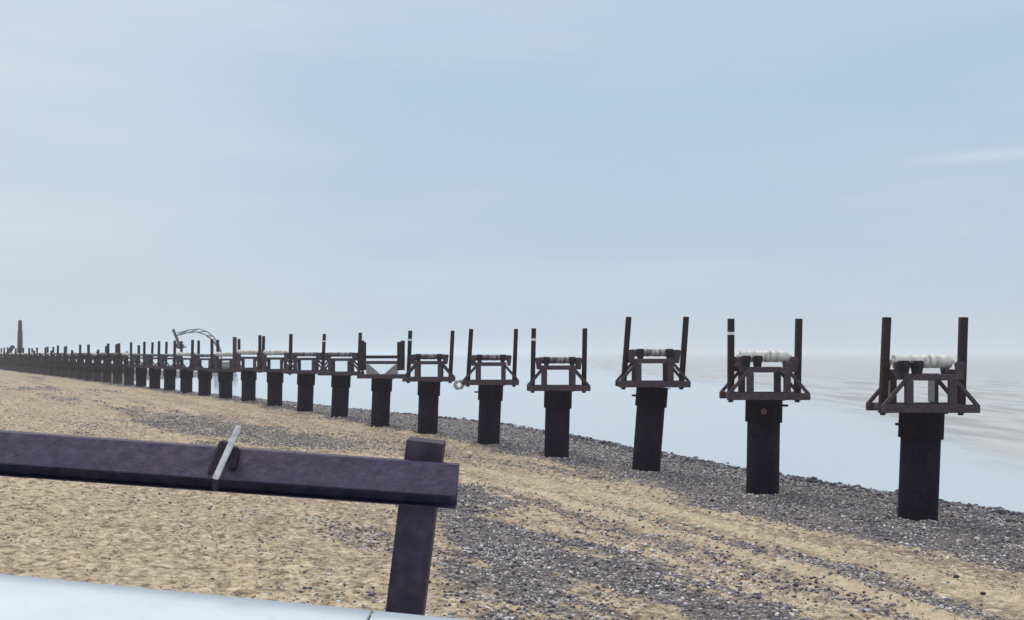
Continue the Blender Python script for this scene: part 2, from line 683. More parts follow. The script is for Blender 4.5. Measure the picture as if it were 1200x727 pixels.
# ---- beach
s_cols = np.concatenate([np.linspace(-1.5, -0.66, 70, endpoint=False), np.linspace(-0.66, 0.66, 860, endpoint=False), np.linspace(0.66, 1.6, 70)])
d_rows = np.concatenate([np.linspace(3.52, 11, 26, endpoint=False), np.geomspace(11, 70, 420, endpoint=False), np.geomspace(70, 460, 110)])
gme, gx, gy = fan_mesh('beach', s_cols, d_rows, lambda x, y: beach_base(x, y) + bumps(x, y))
fattr(gme, 'pebble', pebble_mask(gx, gy))
_, rn_ = rut_profile(gx, gy)
fattr(gme, 'rut', rn_)
gu, gt = ut(gx, gy)
guw = np.interp(gt, UW_T, UW_U)
fattr(gme, 'wet', sstep(1.5, 0.1, guw - gu + 0.6 * (fbm(gx * 0.8, gy * 0.8, 77, 3) - 0.5)))

fattr(gme, 'streak', sstep(0.47, 0.66, 0.75 * fbm(gu * 1.9 + 0.5 * fbm(gx * 0.4, gy * 0.4, 82, 2), gt * 0.16, 81, 4) + 0.25 * fbm(gx * 3, gy * 3, 83, 2)) * sstep(-18, -9, gu))
t = NT('beach_sand_and_shingle')
g = t.n('ShaderNodeNewGeometry')
pos = g.outputs['Position']
pa = t.n('ShaderNodeAttribute', attribute_name='pebble').outputs['Fac']
ru = t.n('ShaderNodeAttribute', attribute_name='rut').outputs['Fac']
we = t.n('ShaderNodeAttribute', attribute_name='wet').outputs['Fac']
nb = t.noise(pos, 0.35, 5, 0.6)
nm = t.noise(pos, 2.4, 5, 0.65)
nf = t.noise(pos, 16.0, 4, 0.7)
sand = t.mix(t.rng(nb, 0.35, 0.65), (0.55, 0.430, 0.280), (0.46, 0.365, 0.245))
sand = t.mix(t.rng(nm, 0.40, 0.70), sand, (0.36, 0.29, 0.21))
sand = t.mix(t.rng(nf, 0.52, 0.64, 0.0, 0.85), sand, (0.16, 0.12, 0.09))
sand = t.mix(t.rng(nf, 0.46, 0.34, 0.0, 0.6), sand, (0.66, 0.56, 0.42))
stk = t.n('ShaderNodeAttribute', attribute_name='streak').outputs['Fac']
sand = t.mix(t.math('MULTIPLY', stk, 0.75), sand, (0.235, 0.185, 0.135))
nl = t.noise(pos, 6.5, 3, 0.6)
sand = t.mix(t.rng(nl, 0.52, 0.64, 0.0, 0.85), sand, (0.165, 0.125, 0.09))  # lump mottling: damp and pebbles, plus shading of the pits put into the colour
sand = t.mix(t.rng(nl, 0.47, 0.34, 0.0, 0.8), sand, (0.70, 0.59, 0.44))
sand = t.mix(t.math('MULTIPLY', ru, 0.7), sand, (0.60, 0.49, 0.35))
vo = t.n('ShaderNodeTexVoronoi')
vo.inputs['Scale'].default_value = 17.0
t.l(pos, vo.inputs['Vector'])
sv = t.n('ShaderNodeSeparateColor')
t.l(vo.outputs['Color'], sv.inputs[0])
gr = t.n('ShaderNodeValToRGB')
t.l(sv.outputs[0], gr.inputs[0])
gr.color_ramp.elements[0].color = (0.075, 0.07, 0.085, 1)
gr.color_ramp.elements[1].color = (0.42, 0.39, 0.37, 1)
for p_, c_ in ((0.4, (0.145, 0.14, 0.17)), (0.75, (0.25, 0.235, 0.24))):
    e_ = gr.color_ramp.elements.new(p_)
    e_.color = (*c_, 1)
grav = t.mix(t.rng(vo.outputs['Distance'], 0.30, 0.62, 0, 0.8), gr.outputs[0], (0.050, 0.046, 0.058))
brk = t.math('MULTIPLY', t.rng(t.math('ADD', pa, t.math('MULTIPLY', t.math('SUBTRACT', nm, 0.5), 1.6)), 0.40, 0.85), 0.85)
col = t.mix(brk, sand, grav)
col = t.mix(t.math('MULTIPLY', we, 0.55), col, (0.055, 0.05, 0.055))
t.l(col, t.b.inputs['Base Color'])
t.l(t.rng(we, 0.0, 1.0, 0.92, 0.35), t.b.inputs['Roughness'])
t.b.inputs['Specular IOR Level'].default_value = 0.25
hh = t.math('ADD', t.math('MULTIPLY', nf, 0.6), t.math('MULTIPLY', t.math('SUBTRACT', 1.0, vo.outputs['Distance']), 0.5))
t.bump(hh, 0.8, 0.06)
gme.materials.append(t.m)
beach = link('beach', gme)
tag(beach, kind='structure')


# ---- loose stones on the beach, one object
def ico(sub):
    b = bmesh.new()
    bmesh.ops.create_icosphere(b, subdivisions=sub, radius=1.0)
    v = np.array([p.co[:] for p in b.verts], np.float32)
    f = np.array([[p.index for p in q.verts] for q in b.faces], np.int32)
    b.free()
    return v, f


def scatter(n, dmin, dmax, smin, smax):
    """random ground points, uniform on the ground inside the view fan"""
    d = np.sqrt(rng.uniform(dmin ** 2, dmax ** 2, n))
    s = rng.uniform(smin, smax, n)
    return s * d, d


def stone_mesh(name, sets, mat):
    V, Fc, A, off = [], [], [], 0
    for (x, y, size, shade, sub) in sets:
        bv, bf = ico(sub)
        n = len(x)
        var = rng.integers(0, 8, n)
        jit = 1 + rng.normal(0, 0.13, (8, len(bv), 1)).astype(np.float32)
        vs = bv[None] * jit[var]
        asp = np.stack([np.ones(n), rng.uniform(0.6, 0.95, n), rng.uniform(0.4, 0.75, n)], -1)
        vs = vs * (asp * size[:, None])[:, None, :]
        tl = rng.normal(0, 0.25, n)
        c, s_ = np.cos(tl), np.sin(tl)
        vx, vz = vs[..., 0] * c[:, None] - vs[..., 2] * s_[:, None], vs[..., 0] * s_[:, None] + vs[..., 2] * c[:, None]
        a = rng.uniform(0, 6.283, n)
        c, s_ = np.cos(a), np.sin(a)
        wx = vx * c[:, None] - vs[..., 1] * s_[:, None] + x[:, None]
        wy = vx * s_[:, None] + vs[..., 1] * c[:, None] + y[:, None]
        z0 = beach_base(x, y) + bumps(x, y) + size * asp[:, 2] * rng.uniform(0.1, 0.6, n)
        V.append(np.stack([wx, wy, vz + z0[:, None]], -1).reshape(-1, 3))
        Fc.append((bf[None] + (np.arange(n) * len(bv))[:, None, None]).reshape(-1, 3) + off)
        A.append(np.repeat(shade, len(bv)))
        off += n * len(bv)
    V, Fc, A = np.concatenate(V).astype(np.float32), np.concatenate(Fc).astype(np.int32), np.concatenate(A)
    me = bpy.data.meshes.new(name)
    me.vertices.add(len(V))
    me.vertices.foreach_set('co', V.ravel())
    me.loops.add(Fc.size)
    me.loops.foreach_set('vertex_index', Fc.ravel())
    me.polygons.add(len(Fc))
    me.polygons.foreach_set('loop_start', np.arange(0, Fc.size, 3, dtype=np.int32))
    me.polygons.foreach_set('loop_total', np.full(len(Fc), 3, np.int32))
    me.polygons.foreach_set('use_smooth', np.ones(len(Fc), bool))
    me.update(calc_edges=True)
    fattr(me, 'tone', A)
    me.materials.append(mat)
    return me


t = NT('shingle_stones')
ta = t.n('ShaderNodeAttribute', attribute_name='tone').outputs['Fac']
gr = t.n('ShaderNodeValToRGB')
t.l(ta, gr.inputs[0])
gr.color_ramp.elements[0].color = (0.026, 0.022, 0.030, 1)
gr.color_ramp.elements[1].color = (0.76, 0.74, 0.72, 1)
for p_, c_ in ((0.25, (0.080, 0.075, 0.100)), (0.48, (0.185, 0.18, 0.21)), (0.60, (0.32, 0.255, 0.195)), (0.74, (0.34, 0.32, 0.32)), (0.90, (0.50, 0.48, 0.47))):
    e_ = gr.color_ramp.elements.new(p_)
    e_.color = (*c_, 1)
g = t.n('ShaderNodeNewGeometry')
hs = t.n('ShaderNodeHueSaturation')
t.l(gr.outputs[0], hs.inputs['Color'])
t.l(t.rng(t.noise(g.outputs['Position'], 30, 3), 0.3, 0.7, 0.8, 1.2), hs.inputs['Value'])
t.l(hs.outputs[0], t.b.inputs['Base Color'])
t.b.inputs['Roughness'].default_value = 0.7
M_shingle = t.m

sets = []
# dense shingle where the mask says so, bigger along the water's edge
for (n, d0, d1, lo, hi, sub, dens) in ((90000, 10.5, 20, 0.014, 0.062, 2, 0.9), (190000, 20, 46, 0.022, 0.075, 1, 0.85), (50000, 46, 95, 0.05, 0.11, 1, 0.8)):
    x, y = scatter(n, d0, d1, -0.64, 0.66)
    u, tt_ = ut(x, y)
    uw = np.interp(tt_, UW_T, UW_U)
    pm = pebble_mask(x, y)
    pat = 0.35 + 0.65 * sstep(0.36, 0.60, fbm(x * 0.9, y * 0.9, 57, 4))
    keep = (rng.uniform(0, 1, n) < pm ** 1.3 * dens * pat) & (u < uw + 0.25)
    x, y, u, uw = x[keep], y[keep], u[keep], uw[keep]
    n = len(x)
    size = lo + (hi - lo) * rng.beta(1.0, 4.2, n)
    edge = sstep(3.2, 0.3, uw - u)
    size *= 1 + 0.9 * edge * rng.uniform(0, 1, n) ** 2
    tone = np.clip(rng.beta(1.1, 1.3, n) - 0.14 * edge + 0.09 + 0.22 * (fbm(x * 1.1, y * 1.1, 55, 2) - 0.5), 0, 1)
    sets.append((x, y, size, tone, sub))
# scattered stones on the sand
x, y = scatter(60000, 10.5, 50, -0.64, 0.66)
u, tt_ = ut(x, y)
cl = fbm(x * 0.7, y * 0.7, 71, 3)
keep = (rng.uniform(0, 1, len(x)) < 0.12 + 0.88 * sstep(0.45, 0.68, cl)) & (u < 3)
x, y = x[keep], y[keep]
sets.append((x, y, 0.010 + 0.034 * rng.beta(1.0, 4, len(x)), rng.beta(1.3, 1.8, len(x)), 1))
n = 900
tt_ = rng.uniform(-8, 45, n)
uu = np.interp(tt_, UW_T, UW_U) + rng.normal(-0.25, 0.35, n) + 0.5 * (fbm(tt_ * 0.4, tt_ * 0, 91, 3) - 0.5)
x, y = P0[0] + RT[0] * tt_ + RU[0] * uu, P0[1] + RT[1] * tt_ + RU[1] * uu
sets.append((x, y, 0.05 + 0.13 * rng.beta(1.0, 3.5, n), rng.beta(1.0, 4.0, n), 2))
shingle = link('shingle', stone_mesh('shingle', sets, M_shingle))
tag(shingle, 'loose grey and dark shingle stones strewn over the beach', 'shingle', kind='stuff')

# ---- sea
EDGE = [np.array(w_at(px, py, EYE * F / (py - HZ)))[:2] for px, py in
        ((1400, 610), (1200, 549), (1120, 524), (1050, 507), (1000, 494), (945, 478), (900, 463), (850, 452), (780, 444), (700, 440))]


def sea_zone(x, y):
    """0 on the still shallow sheet by the beach, 1 out where the sea moves"""
    pts = np.array(EDGE)
    # boundary as x over y
    o = np.argsort(pts[:, 1])
    bx = np.interp(y, pts[o, 1], pts[o, 0])
    return sstep(-0.28, 0.42, (x - bx) / (0.14 * y + 2) + 0.45 * (fbm(x * 0.10, y * 0.05, 200, 3) - 0.5))


def sea_h(x, y):
    z = sea_zone(x, y)
    fade = 1 - sstep(120, 320, y)
    ang = R(62)
    q = x * math.sin(ang) + y * math.cos(ang) + 3.0 * fbm(x * 0.05, y * 0.05, 210, 3)
    p = x * math.cos(ang) - y * math.sin(ang)
    r1 = vnoise(q * 0.55, p * 0.05, 211)
    r2 = vnoise(q * 1.5, p * 0.12, 212)
    ridge = np.clip(r1 - 0.55, 0, 1) * 0.45 + (r2 - 0.5) * 0.05
    return z * fade * ridge + 0.004 * (vnoise(q * 2.2, p * 0.4, 213) - 0.5)


ws = np.concatenate([np.linspace(-2.2, -0.62, 50, endpoint=False), np.linspace(-0.62, 0.62, 420, endpoint=False), np.linspace(0.62, 2.4, 60)])
wdp = np.concatenate([np.geomspace(14, 140, 360, endpoint=False), np.geomspace(140, 14000, 90)])
sme, sx, sy = fan_mesh('sea', ws, wdp, sea_h)
fattr(sme, 'zone', sea_zone(sx, sy))
t = NT('sea_water')
zn = t.n('ShaderNodeAttribute', attribute_name='zone').outputs['Fac']
g = t.n('ShaderNodeNewGeometry')
mpn = t.n('ShaderNodeMapping')
mpn.inputs['Rotation'].default_value = (0, 0, R(-62))
mpn.inputs['Scale'].default_value = (0.5, 0.06, 1)
t.l(g.outputs['Position'], mpn.inputs[0])
sn = t.noise(mpn.outputs[0], 1.0, 4, 0.55)
mud = t.mix(t.rng(sn, 0.40, 0.66), (0.52, 0.50, 0.47), (0.33, 0.30, 0.28))
t.l(t.mix(zn, (0.51, 0.56, 0.62), mud), t.b.inputs['Base Color'])
t.l(t.rng(zn, 0, 1, 0.08, 0.28), t.b.inputs['Roughness'])
t.b.inputs['IOR'].default_value = 1.33
wv = t.noise(mpn.outputs[0], 4.0, 5, 0.6)
bp = t.n('ShaderNodeBump')
bp.inputs['Distance'].default_value = 0.12
t.l(t.math('MULTIPLY', zn, 0.35), bp.inputs['Strength'])
t.l(wv, bp.inputs['Height'])
t.l(bp.outputs[0], t.b.inputs['Normal'])
sme.materials.append(t.m)
sea = link('sea', sme)
tag(sea, kind='structure')

# ---- sea air
hz = MB()
hz.box((0, 0, 4.0), (32000, 32000, 26), bev=0)
t = bpy.data.materials.new('sea_haze')
t.use_nodes = True
for n_ in list(t.node_tree.nodes):
    t.node_tree.nodes.remove(n_)
pv = t.node_tree.nodes.new('ShaderNodeVolumePrincipled')
pv.inputs['Color'].default_value = (0.90, 0.96, 1.0, 1)
pv.inputs['Anisotropy'].default_value = 0.0
pv.inputs['Density'].default_value = 0.0006
ou = t.node_tree.nodes.new('ShaderNodeOutputMaterial')
t.node_tree.links.new(pv.outputs[0], ou.inputs['Volume'])
haze = hz.build('haze', t)
tag(haze, 'thin pale sea haze over the beach and the water', 'haze', kind='stuff')

# ------------------------------------------------------------------ promenade and white wall in front of the camera
SLOPE = -0.0982


def wall_z(x):
    return EYE - 0.797 + SLOPE * (x + 1.854)


prom = MB()
prom.prism([(-9.0, 0.0), (2.45, 0.0), (2.45, -0.3), (-9.0, -0.3)], (-14, 0, wall_z(-14) - 0.85), (9, 0, wall_z(9) - 0.85))
o = prom.build('promenade', M_prom)
tag(o, kind='structure')

wall = empty('low_wall', (0, 2.9, 0))
tag(wall, 'low white wall along the bottom left edge, its flat top cut by one dark joint', 'wall')
JX = -0.504
b = MB()
b.prism([(-0.36, -0.09), (0.44, -0.09), (0.44, -5.5), (-0.36, -5.5)], (-14, 0, wall_z(-14)), (9, 0, wall_z(9)))
b.build('wall_body', M_wallb, wall)
for xa, xb in ((-14.0, -5.02), (-5.01, JX - 0.004), (JX + 0.004, 3.6), (3.61, 9.0)):
    b = MB()
    b.prism([(-0.45, 0.0), (0.5, 0.0), (0.5, -0.088), (-0.45, -0.088)], (xa, 0, wall_z(xa)), (xb, 0, wall_z(xb)), bev=0.008)
    b.build('coping_slab', M_wallp, wall)

# ------------------------------------------------------------------ rusty barrier standing behind the wall
D_RAIL = 3.62
rt = math.atan(0.0726)
end = w_at(535, 577.5, D_RAIL)       # ridge of the rail at its right end
rdir = Vector((math.cos(rt), 0, -math.sin(rt)))
k_ = D_RAIL / F
bar = empty('steel_barrier', (end.x, D_RAIL, wall_z(end.x) - 0.09))
tag(bar, 'dark purple brown steel rail on a leaning post behind the white wall', 'barrier')
org = Vector(bar.location)
prof = [(-0.075, 0.0), (0.022, 31.5 * k_), (0.082, 31.5 * k_), (0.082, -20 * k_), (0.012, -20 * k_), (0.012, -20 * k_ + 0.004), (0.074, -20 * k_ + 0.007), (0.074, 0.030), (0.03, 0.016), (-0.070, -0.005)]
b = MB()
b.prism(prof, end - rdir * 5.2 - org, end - org)
rail = b.build('rail', M_rail, bar)
# post and its welded end plate
ptop = w_at(500, 516, D_RAIL + 0.155)
pbot = w_at(475, 720, D_RAIL + 0.155)
pd = (ptop - pbot).normalized()
b = MB()
b.bar(pbot - pd * 0.7 - org, ptop - org, 0.145, 0.148, bev=0.003)
b.build('post', M_stand, bar)
b = MB()
p2 = end - rdir * 4.0
b.bar(p2 - pd * 1.2 + Vector((0, 0.155, 0)) - org, p2 + pd * 0.25 + Vector((0, 0.155, 0)) - org, 0.145, 0.148, bev=0.003)
b.build('post', M_stand, bar)
# flat bar and clamp on the rail
bt, bb = w_at(280, 500, D_RAIL - 0.03), w_at(252, 562, D_RAIL - 0.125)
bdv = (bt - bb).normalized()
c0 = w_at(268, 528, D_RAIL - 0.02)
clamp = MB()
pt = w_at(267, 518, D_RAIL + 0.02)
pb = w_at(249, 562, D_RAIL - 0.055)
clamp.bar(pb - org, pt - org, 0.04, 0.060, bev=0.016)
q1, q2 = w_at(277, 524, D_RAIL - 0.01), w_at(272, 552, D_RAIL - 0.045)
clamp.bar(q2 - org, q1 - org, 0.05, 0.030, bev=0.010)
co = clamp.build('clamp', M_dark, bar)
co['label'] = 'dark clamp gripping the rail'
fb = MB()
fb.bar(bb - org, bt - org, 0.018, 0.021, bev=0.003)
fo = fb.build('flat_bar', M_galv, bar)
fo['label'] = 'pale upright flat bar fixed across the rail'
b = MB()
b.bar(w_at(252.5, 574, D_RAIL - 0.115) - org, w_at(253, 561, D_RAIL - 0.118) - org, 0.016, 0.024, bev=0.003)
b.build('bar_foot', M_dark, bar)

# ------------------------------------------------------------------ the pipe supports
DS = 4.03


def row_d(n):
    return DS * (5.8 + n)


def row_px(n):
    return -166 + 7230 / (5.8 + n)


PXO = {0: -0.5, 1: -2, 2: 3.5, 3: -1.5, 4: 3.5, 5: -0.5, 6: 1.0, 7: 1, 8: 1}
BASE = {0: 482.5, 1: 468, 2: 453.5, 3: 457.8, 4: 451, 5: 447, 6: 443.5, 7: 440, 8: 438, 9: 436.3, 10: 434.5}
LEAN = {0: 2.2, 1: 0.9, 2: 4.4, 3: 1.5, 4: 2.4, 5: 1.8, 6: 2.5, 7: 2.4, 8: 2.0}
PLEAN = {0: (2.5, 1.7), 1: (0.2, 1.2), 2: (4.4, 4.0), 3: (1.2, 1.0), 4: (3.5, 2.2), 5: (2.3, 3.0), 7: (2.0, 2.0), 8: (1.5, 2.5)}

# shared meshes, measured from the underside of the base beams
m_pile = MB().cyl((0, 0, -5.6), (0, 0, 0), 0.465, seg=40).mesh('pile', M_pile)
m_sleeve = MB().lathe([(-0.66, 0.468), (-0.66, 0.525), (-0.02, 0.525), (-0.02, 0.60), (-0.003, 0.60)], seg=40, axis='Z').mesh('sleeve', M_sleeve)
m_beam = MB().box((0, 0, 0.10), (2.36, 0.15, 0.20)).mesh('base_beam', M_frame)
m_up = MB().box((0, 0, 0.493), (0.19, 0.13, 0.586)).mesh('upright', M_frame)
m_top = MB().box((0, 0, 0.865), (1.30, 0.15, 0.15)).mesh('top_beam', M_frame)
m_brR = MB().bar((1.14, 0, 0.175), (0.57, 0, 0.84), 0.09, 0.09).mesh('brace', M_frame)
m_brL = MB().bar((-1.14, 0, 0.175), (-0.57, 0, 0.84), 0.09, 0.09).mesh('brace', M_frame)
m_tie = MB().box((0, 0, 0.11), (0.15, 0.84, 0.14)).mesh('cross_tie', M_frame)
m_post = MB().box((0, 0, 1.155), (0.175, 0.175, 2.39)).mesh('post', M_post)
m_postr = MB().box((0, 0, 1.10), (0.22, 0.22, 2.36)).mesh('post', M_rust)
m_cuff = MB().box((0, 0, 0), (0.184, 0.184, 0.085), bev=0.004).mesh('white_band', M_band)
m_nut = MB().cyl((0, 0, -0.09), (0, 0, -0.002), 0.07, seg=8).mesh('bolt', M_frame)


def roller_pts(r, ribs):
    pts = [(-0.78, 0.05), (-0.70, 0.05), (-0.70, r)]
    x = -0.70
    w = 1.40 / ribs
    for i in range(ribs):
        pts += [(x + w * 0.08, r), (x + w * 0.80, r * 1.0), (x + w * 0.84, r * 0.90), (x + w * 0.98, r * 0.90)]
        x += w
    pts += [(0.70, r), (0.70, 0.05), (0.80, 0.05)]
    return pts


m_rw = MB().lathe(roller_pts(0.165, 6), 24).mesh('roller', M_white)
m_rk = MB().lathe(roller_pts(0.125, 4), 20).mesh('roller', M_worn)
m_rd = MB().lathe(roller_pts(0.125, 4), 20).mesh('roller', M_dull)
def ear(b, x, y, w0, w1, z0, z1, th):
    t_ = bmesh.new()
    vv = [[t_.verts.new((x + a, y + yy, z)) for a, z in ((-w0 / 2, z0), (w0 / 2, z0), (w1 / 2, z1 - 0.05), (w1 / 2 - 0.04, z1), (-w1 / 2 + 0.04, z1), (-w1 / 2, z1 - 0.05))]
          for yy in (-th / 2, th / 2)]
    t_.faces.new(vv[0])
    t_.faces.new(vv[1][::-1])
    for i_ in range(6):
        t_.faces.new((vv[0][i_], vv[0][(i_ + 1) % 6], vv[1][(i_ + 1) % 6], vv[1][i_]))
    bmesh.ops.recalc_face_normals(t_, faces=t_.faces)
    b._merge(t_, Matrix.Identity(4))


bb_ = MB()
for y in (-0.40, 0.40):
    ear(bb_, 0, y, 0.12, 0.24, 0.80, 1.24, 0.09)
bb_.box((0, 0, 0.99), (0.12, 0.72, 0.12))
m_bear = bb_.mesh('bearing', M_frame)
bb_ = MB()
ear(bb_, 0, -0.42, 0.16, 0.26, 0.945, 1.27, 0.22)
bb_.box((0.0, -0.555, 1.13), (0.10, 0.06, 0.20)).cyl((0.0, -0.62, 1.17), (0, -0.53, 1.17), 0.055, seg=12)
m_gear = bb_.mesh('gear_box', M_dark)
m_plate = MB().box((0, 0, 0.50), (0.16, 0.02, 0.55), bev=0.004).mesh('pale_plate', M_pale)
m_peg = MB().cyl((0, 0, 0), (0.16, 0, 0), 0.035, seg=10).mesh('peg', M_dark)
m_boss = MB().cyl((0, -0.05, 0), (0, 0.02, 0), 0.085, seg=16).mesh('boss', M_boss)

# everything of a far support in one mesh: too small in the photo to show its parts
far = MB()
far.cyl((0, 0, -5.6), (0, 0, 0), 0.465, seg=14)
far.cyl((0, 0, -0.66), (0, 0, -0.004), 0.525, seg=14)


def far_mesh(pl, pr, white):
    f = MB()
    f.cyl((0, 0, -5.6), (0, 0, -0.67), 0.465, seg=16).cyl((0, 0, -0.67), (0, 0, -0.003), 0.525, seg=16)
    for y in (-0.5, 0.5):
        f.box((0, y, 0.10), (2.36, 0.15, 0.2), bev=0).box((0, y, 0.865), (1.30, 0.15, 0.15), bev=0)
        for x in (-0.53, 0.53):
            f.box((x, y, 0.493), (0.19, 0.13, 0.58), bev=0)
        for s in (-1, 1):
            f.bar((1.13 * s, y, 0.24), (0.60 * s, y, 0.83), 0.09, 0.09, bev=0)
    for x in (-0.72, 0.74):
        f.box((x, 0, 1.07), (0.12, 0.8, 0.28), bev=0)
    for x, h in ((-0.97, pl), (0.97, pr)):
        if h:
            f.box((x, 0, h / 2), (0.2, 0.2, h), bev=0)
    nf_ = len(f.bm.faces)
    f.cyl((-0.64, 0, 1.21), (0.66, 0, 1.21), 0.16, seg=12)
    f.bm.faces.ensure_lookup_table()
    for q in f.bm.faces[nf_:]:
        q.material_index = 1
    me = f.mesh('pipe_support', M_post)
    me.materials.append(M_white if white else M_dull)
    return me


FAR = [far_mesh(2.3, 2.1, True), far_mesh(1.7, 2.3, False), far_mesh(0, 2.2, True), far_mesh(2.3, 1.5, False), far_mesh(2.1, 0, True)]

ORD = ['first', 'second', 'third', 'fourth', 'fifth', 'sixth', 'seventh', 'eighth', 'ninth', 'tenth', 'eleventh', 'twelfth',
       'thirteenth', 'fourteenth', 'fifteenth', 'sixteenth', 'seventeenth', 'eighteenth']
LAB = {
    0: 'nearest and largest dark steel support, white roller on top, at the right end',
    1: 'dark support with white roller, white banded left post and dull red boss on sleeve',
    2: 'dark support whose pile and posts lean most to the right, worn grey roller on top',
    3: 'dark support with low dull roller and white band on left post, fourth from the right',
    4: 'dark support beside the hanging pale rope bundle, two plain tall posts and dull roller',
    5: 'dark support with a white banded post, left of the hanging rope bundle',
    6: 'odd support with doubled short posts, two crossbars and pale gusset plates above its pile',
    7: 'dark support just left of the odd one with the doubled posts, right post only',
    8: 'dark support with white band on its right post, second left of the odd doubled one',
    10: 'dark support with one rusty brown post, standing before the excavator',
}
GROUP = 'steel pipe supports standing in a row along the beach'
NSUP = 40
for n in range(NSUP):
    d = row_d(n)
    px = row_px(n) + PXO.get(n, 0)
    pyb = BASE.get(n, HZ + 1.33 * F / d)
    c = w_at(px, pyb, d)
    zg = float(beach_base(np.array([c.x]), np.array([c.y]))[0])
    if n < 17:
        root = empty('pipe_support', (c.x, c.y, zg))
        lab = LAB.get(n, '%s support from the right end of the row, %s roller on its dark cradle' % (ORD[n], 'white' if n in (9, 10, 11, 13) else 'dull grey'))
        tag(root, lab, 'pipe support', GROUP)
        hb = c.z - zg
        ln = R(LEAN.get(n, random.uniform(-0.3, 1.2)))
        P = lambda name, me, x=0, y=0, z=0, rot=(0, 0, 0), par=root: link(name, me, par, (x, y, z + (hb if par is root else 0)), rot)
        P('pile', m_pile, rot=(0, ln, 0))
        sl_ = P('sleeve', m_sleeve, rot=(0, ln, 0))
        if n in (0, 2, 4):
            P('peg', m_peg, -0.515, -0.1, -0.33, (0, 0, math.pi), sl_)
        if n == 1:
            P('peg', m_peg, 0.515, -0.1, -0.17, (0, 0, 0), sl_)
            P('boss', m_boss, -0.14, -0.515, -0.33, (0, 0, 0), sl_)
        for y in (-0.5, 0.5):
            P('base_beam', m_beam, 0, y)
        for x in (-0.97, 0.97):
            P('cross_tie', m_tie, x)
        pl, pr = PLEAN.get(n, (random.uniform(-0.5, 2), random.uniform(-0.5, 2)))
        if n == 6:
            for s in (-1, 1):
                for y in (-0.5, 0.5):
                    g2 = MB()
                    hgt = 1.92 if (y < 0) == (s < 0) else 1.84
                    g2.box((s * (0.93 if y < 0 else 0.99), y, hgt / 2 + 0.2), (0.20, 0.16, hgt - 0.41))
                    g2.build('post', M_post, root, (0, 0, hb))
            for z, m_ in ((1.08, M_dark), (0.80, M_frame)):
                for y in (-0.5, 0.5):
                    MB().box((0, y, z), (1.68, 0.12, 0.15)).build('crossbar', m_, root, (0, 0, hb))
            for s in (-1, 1):
                g2 = MB()
                g2.prism([(-0.03, 0), (0.03, 0), (0.03, 0.01), (-0.03, 0.01)], (s * 0.12, 0.5, 0.22), (s * 0.13, 0.5, 0.22))
                g2.bm.free()
                g2.bm = bmesh.new()
                vs = []
                for yy in (-0.03, 0.03):
                    vs.append([g2.bm.verts.new((s * a, yy, z)) for a, z in ((0.10, 0.21), (0.80, 0.21), (0.80, 0.70), (0.66, 0.70))])
                g2.bm.faces.new(vs[0])
                g2.bm.faces.new(vs[1][::-1])
                for i in range(4):
                    g2.bm.faces.new((vs[0][i], vs[0][(i + 1) % 4], vs[1][(i + 1) % 4], vs[1][i]))
                bmesh.ops.recalc_face_normals(g2.bm, faces=g2.bm.faces)
                g2.build('gusset_plate', M_pale, root, (0, 0.0, hb))
            continue
        for y in (-0.5, 0.5):
            for x in (-0.53, 0.53):
                P('upright', m_up, x, y)
            P('top_beam', m_top, 0, y)
            P('brace', m_brL, 0, y)
            P('brace', m_brR, 0, y)
        white = n in (0, 1, 9, 10, 11, 13)
        r_ = m_rw if white else (m_rk if n == 2 else m_rd)
        P('roller', r_, 0, 0, 1.245 if white else 1.14)
        P('bearing', m_bear, -0.74)
        P('bearing', m_bear, 0.76)
        if n < 6:
            P('gear_box', m_gear, -0.30 if n < 2 else -0.46)
            if n < 2:
                P('gear_box', m_gear, -0.63)
            else:
                P('gear_box', m_gear, 0.50)
        if n == 0:
            P('pale_plate', m_plate, -0.72, 0.36)
            P('pale_plate', m_plate, 0.40, 0.36)
        posts = []
        if n != 7:
            posts.append((-0.97, pl))
        posts.append((0.97, pr))
        for x, a in posts:
            rusty = n == 10 and x < 0
            po = P('post', m_postr if rusty else m_post, x, 0, 0, (0, R(a), 0))
            if rusty:
                po['label'] = 'rusty brown post'
            if (n in (1, 3, 5) and x < 0) or (n == 8 and x > 0):
                link('white_band', m_cuff, po, (0, 0, 1.92))
            if n < 9:
                P('bolt', m_nut, x)
    else:
        o = link('pipe_support', FAR[(n * 3 + n // 4) % 5], None, (c.x, c.y, c.z), (0, R(random.uniform(-0.4, 1.0)), 0))
        tag(o, 'tiny dark support in the crowded far left stretch of the row, piles nearly merging', 'pipe support', GROUP)

# ------------------------------------------------------------------ pale rope bundle hanging beside a cradle
d4 = row_d(4)
c = w_at(538, 451, d4)
random.seed(3)
bm = bmesh.new()
rp = MB()
for k in range(7):
    r0 = random.uniform(0.13, 0.22)
    q = Matrix.Rotation(random.uniform(-0.7, 0.7), 3, 'X') @ Matrix.Rotation(random.uniform(-0.6, 0.6), 3, 'Z')
    pts = [q @ Vector((r0 * 1.1 * math.cos(a), 0.04 * math.sin(3 * a + k), r0 * math.sin(a))) + Vector((random.uniform(-.02, .02), 0, 0))
           for a in [2 * math.pi * i / 14 for i in range(15)]]
    for a, b_ in zip(pts[:-1], pts[1:]):
        rp.cyl(a, b_, 0.028, seg=6)
rp.bar((0.10, 0, 0.16), (0.34, 0.0, 0.07), 0.03, 0.03, bev=0)
o = rp.build('rope_bundle', M_rope, None, c)
tag(o, 'pale tangled rope bundle hanging from the left end of a cradle', 'rope')

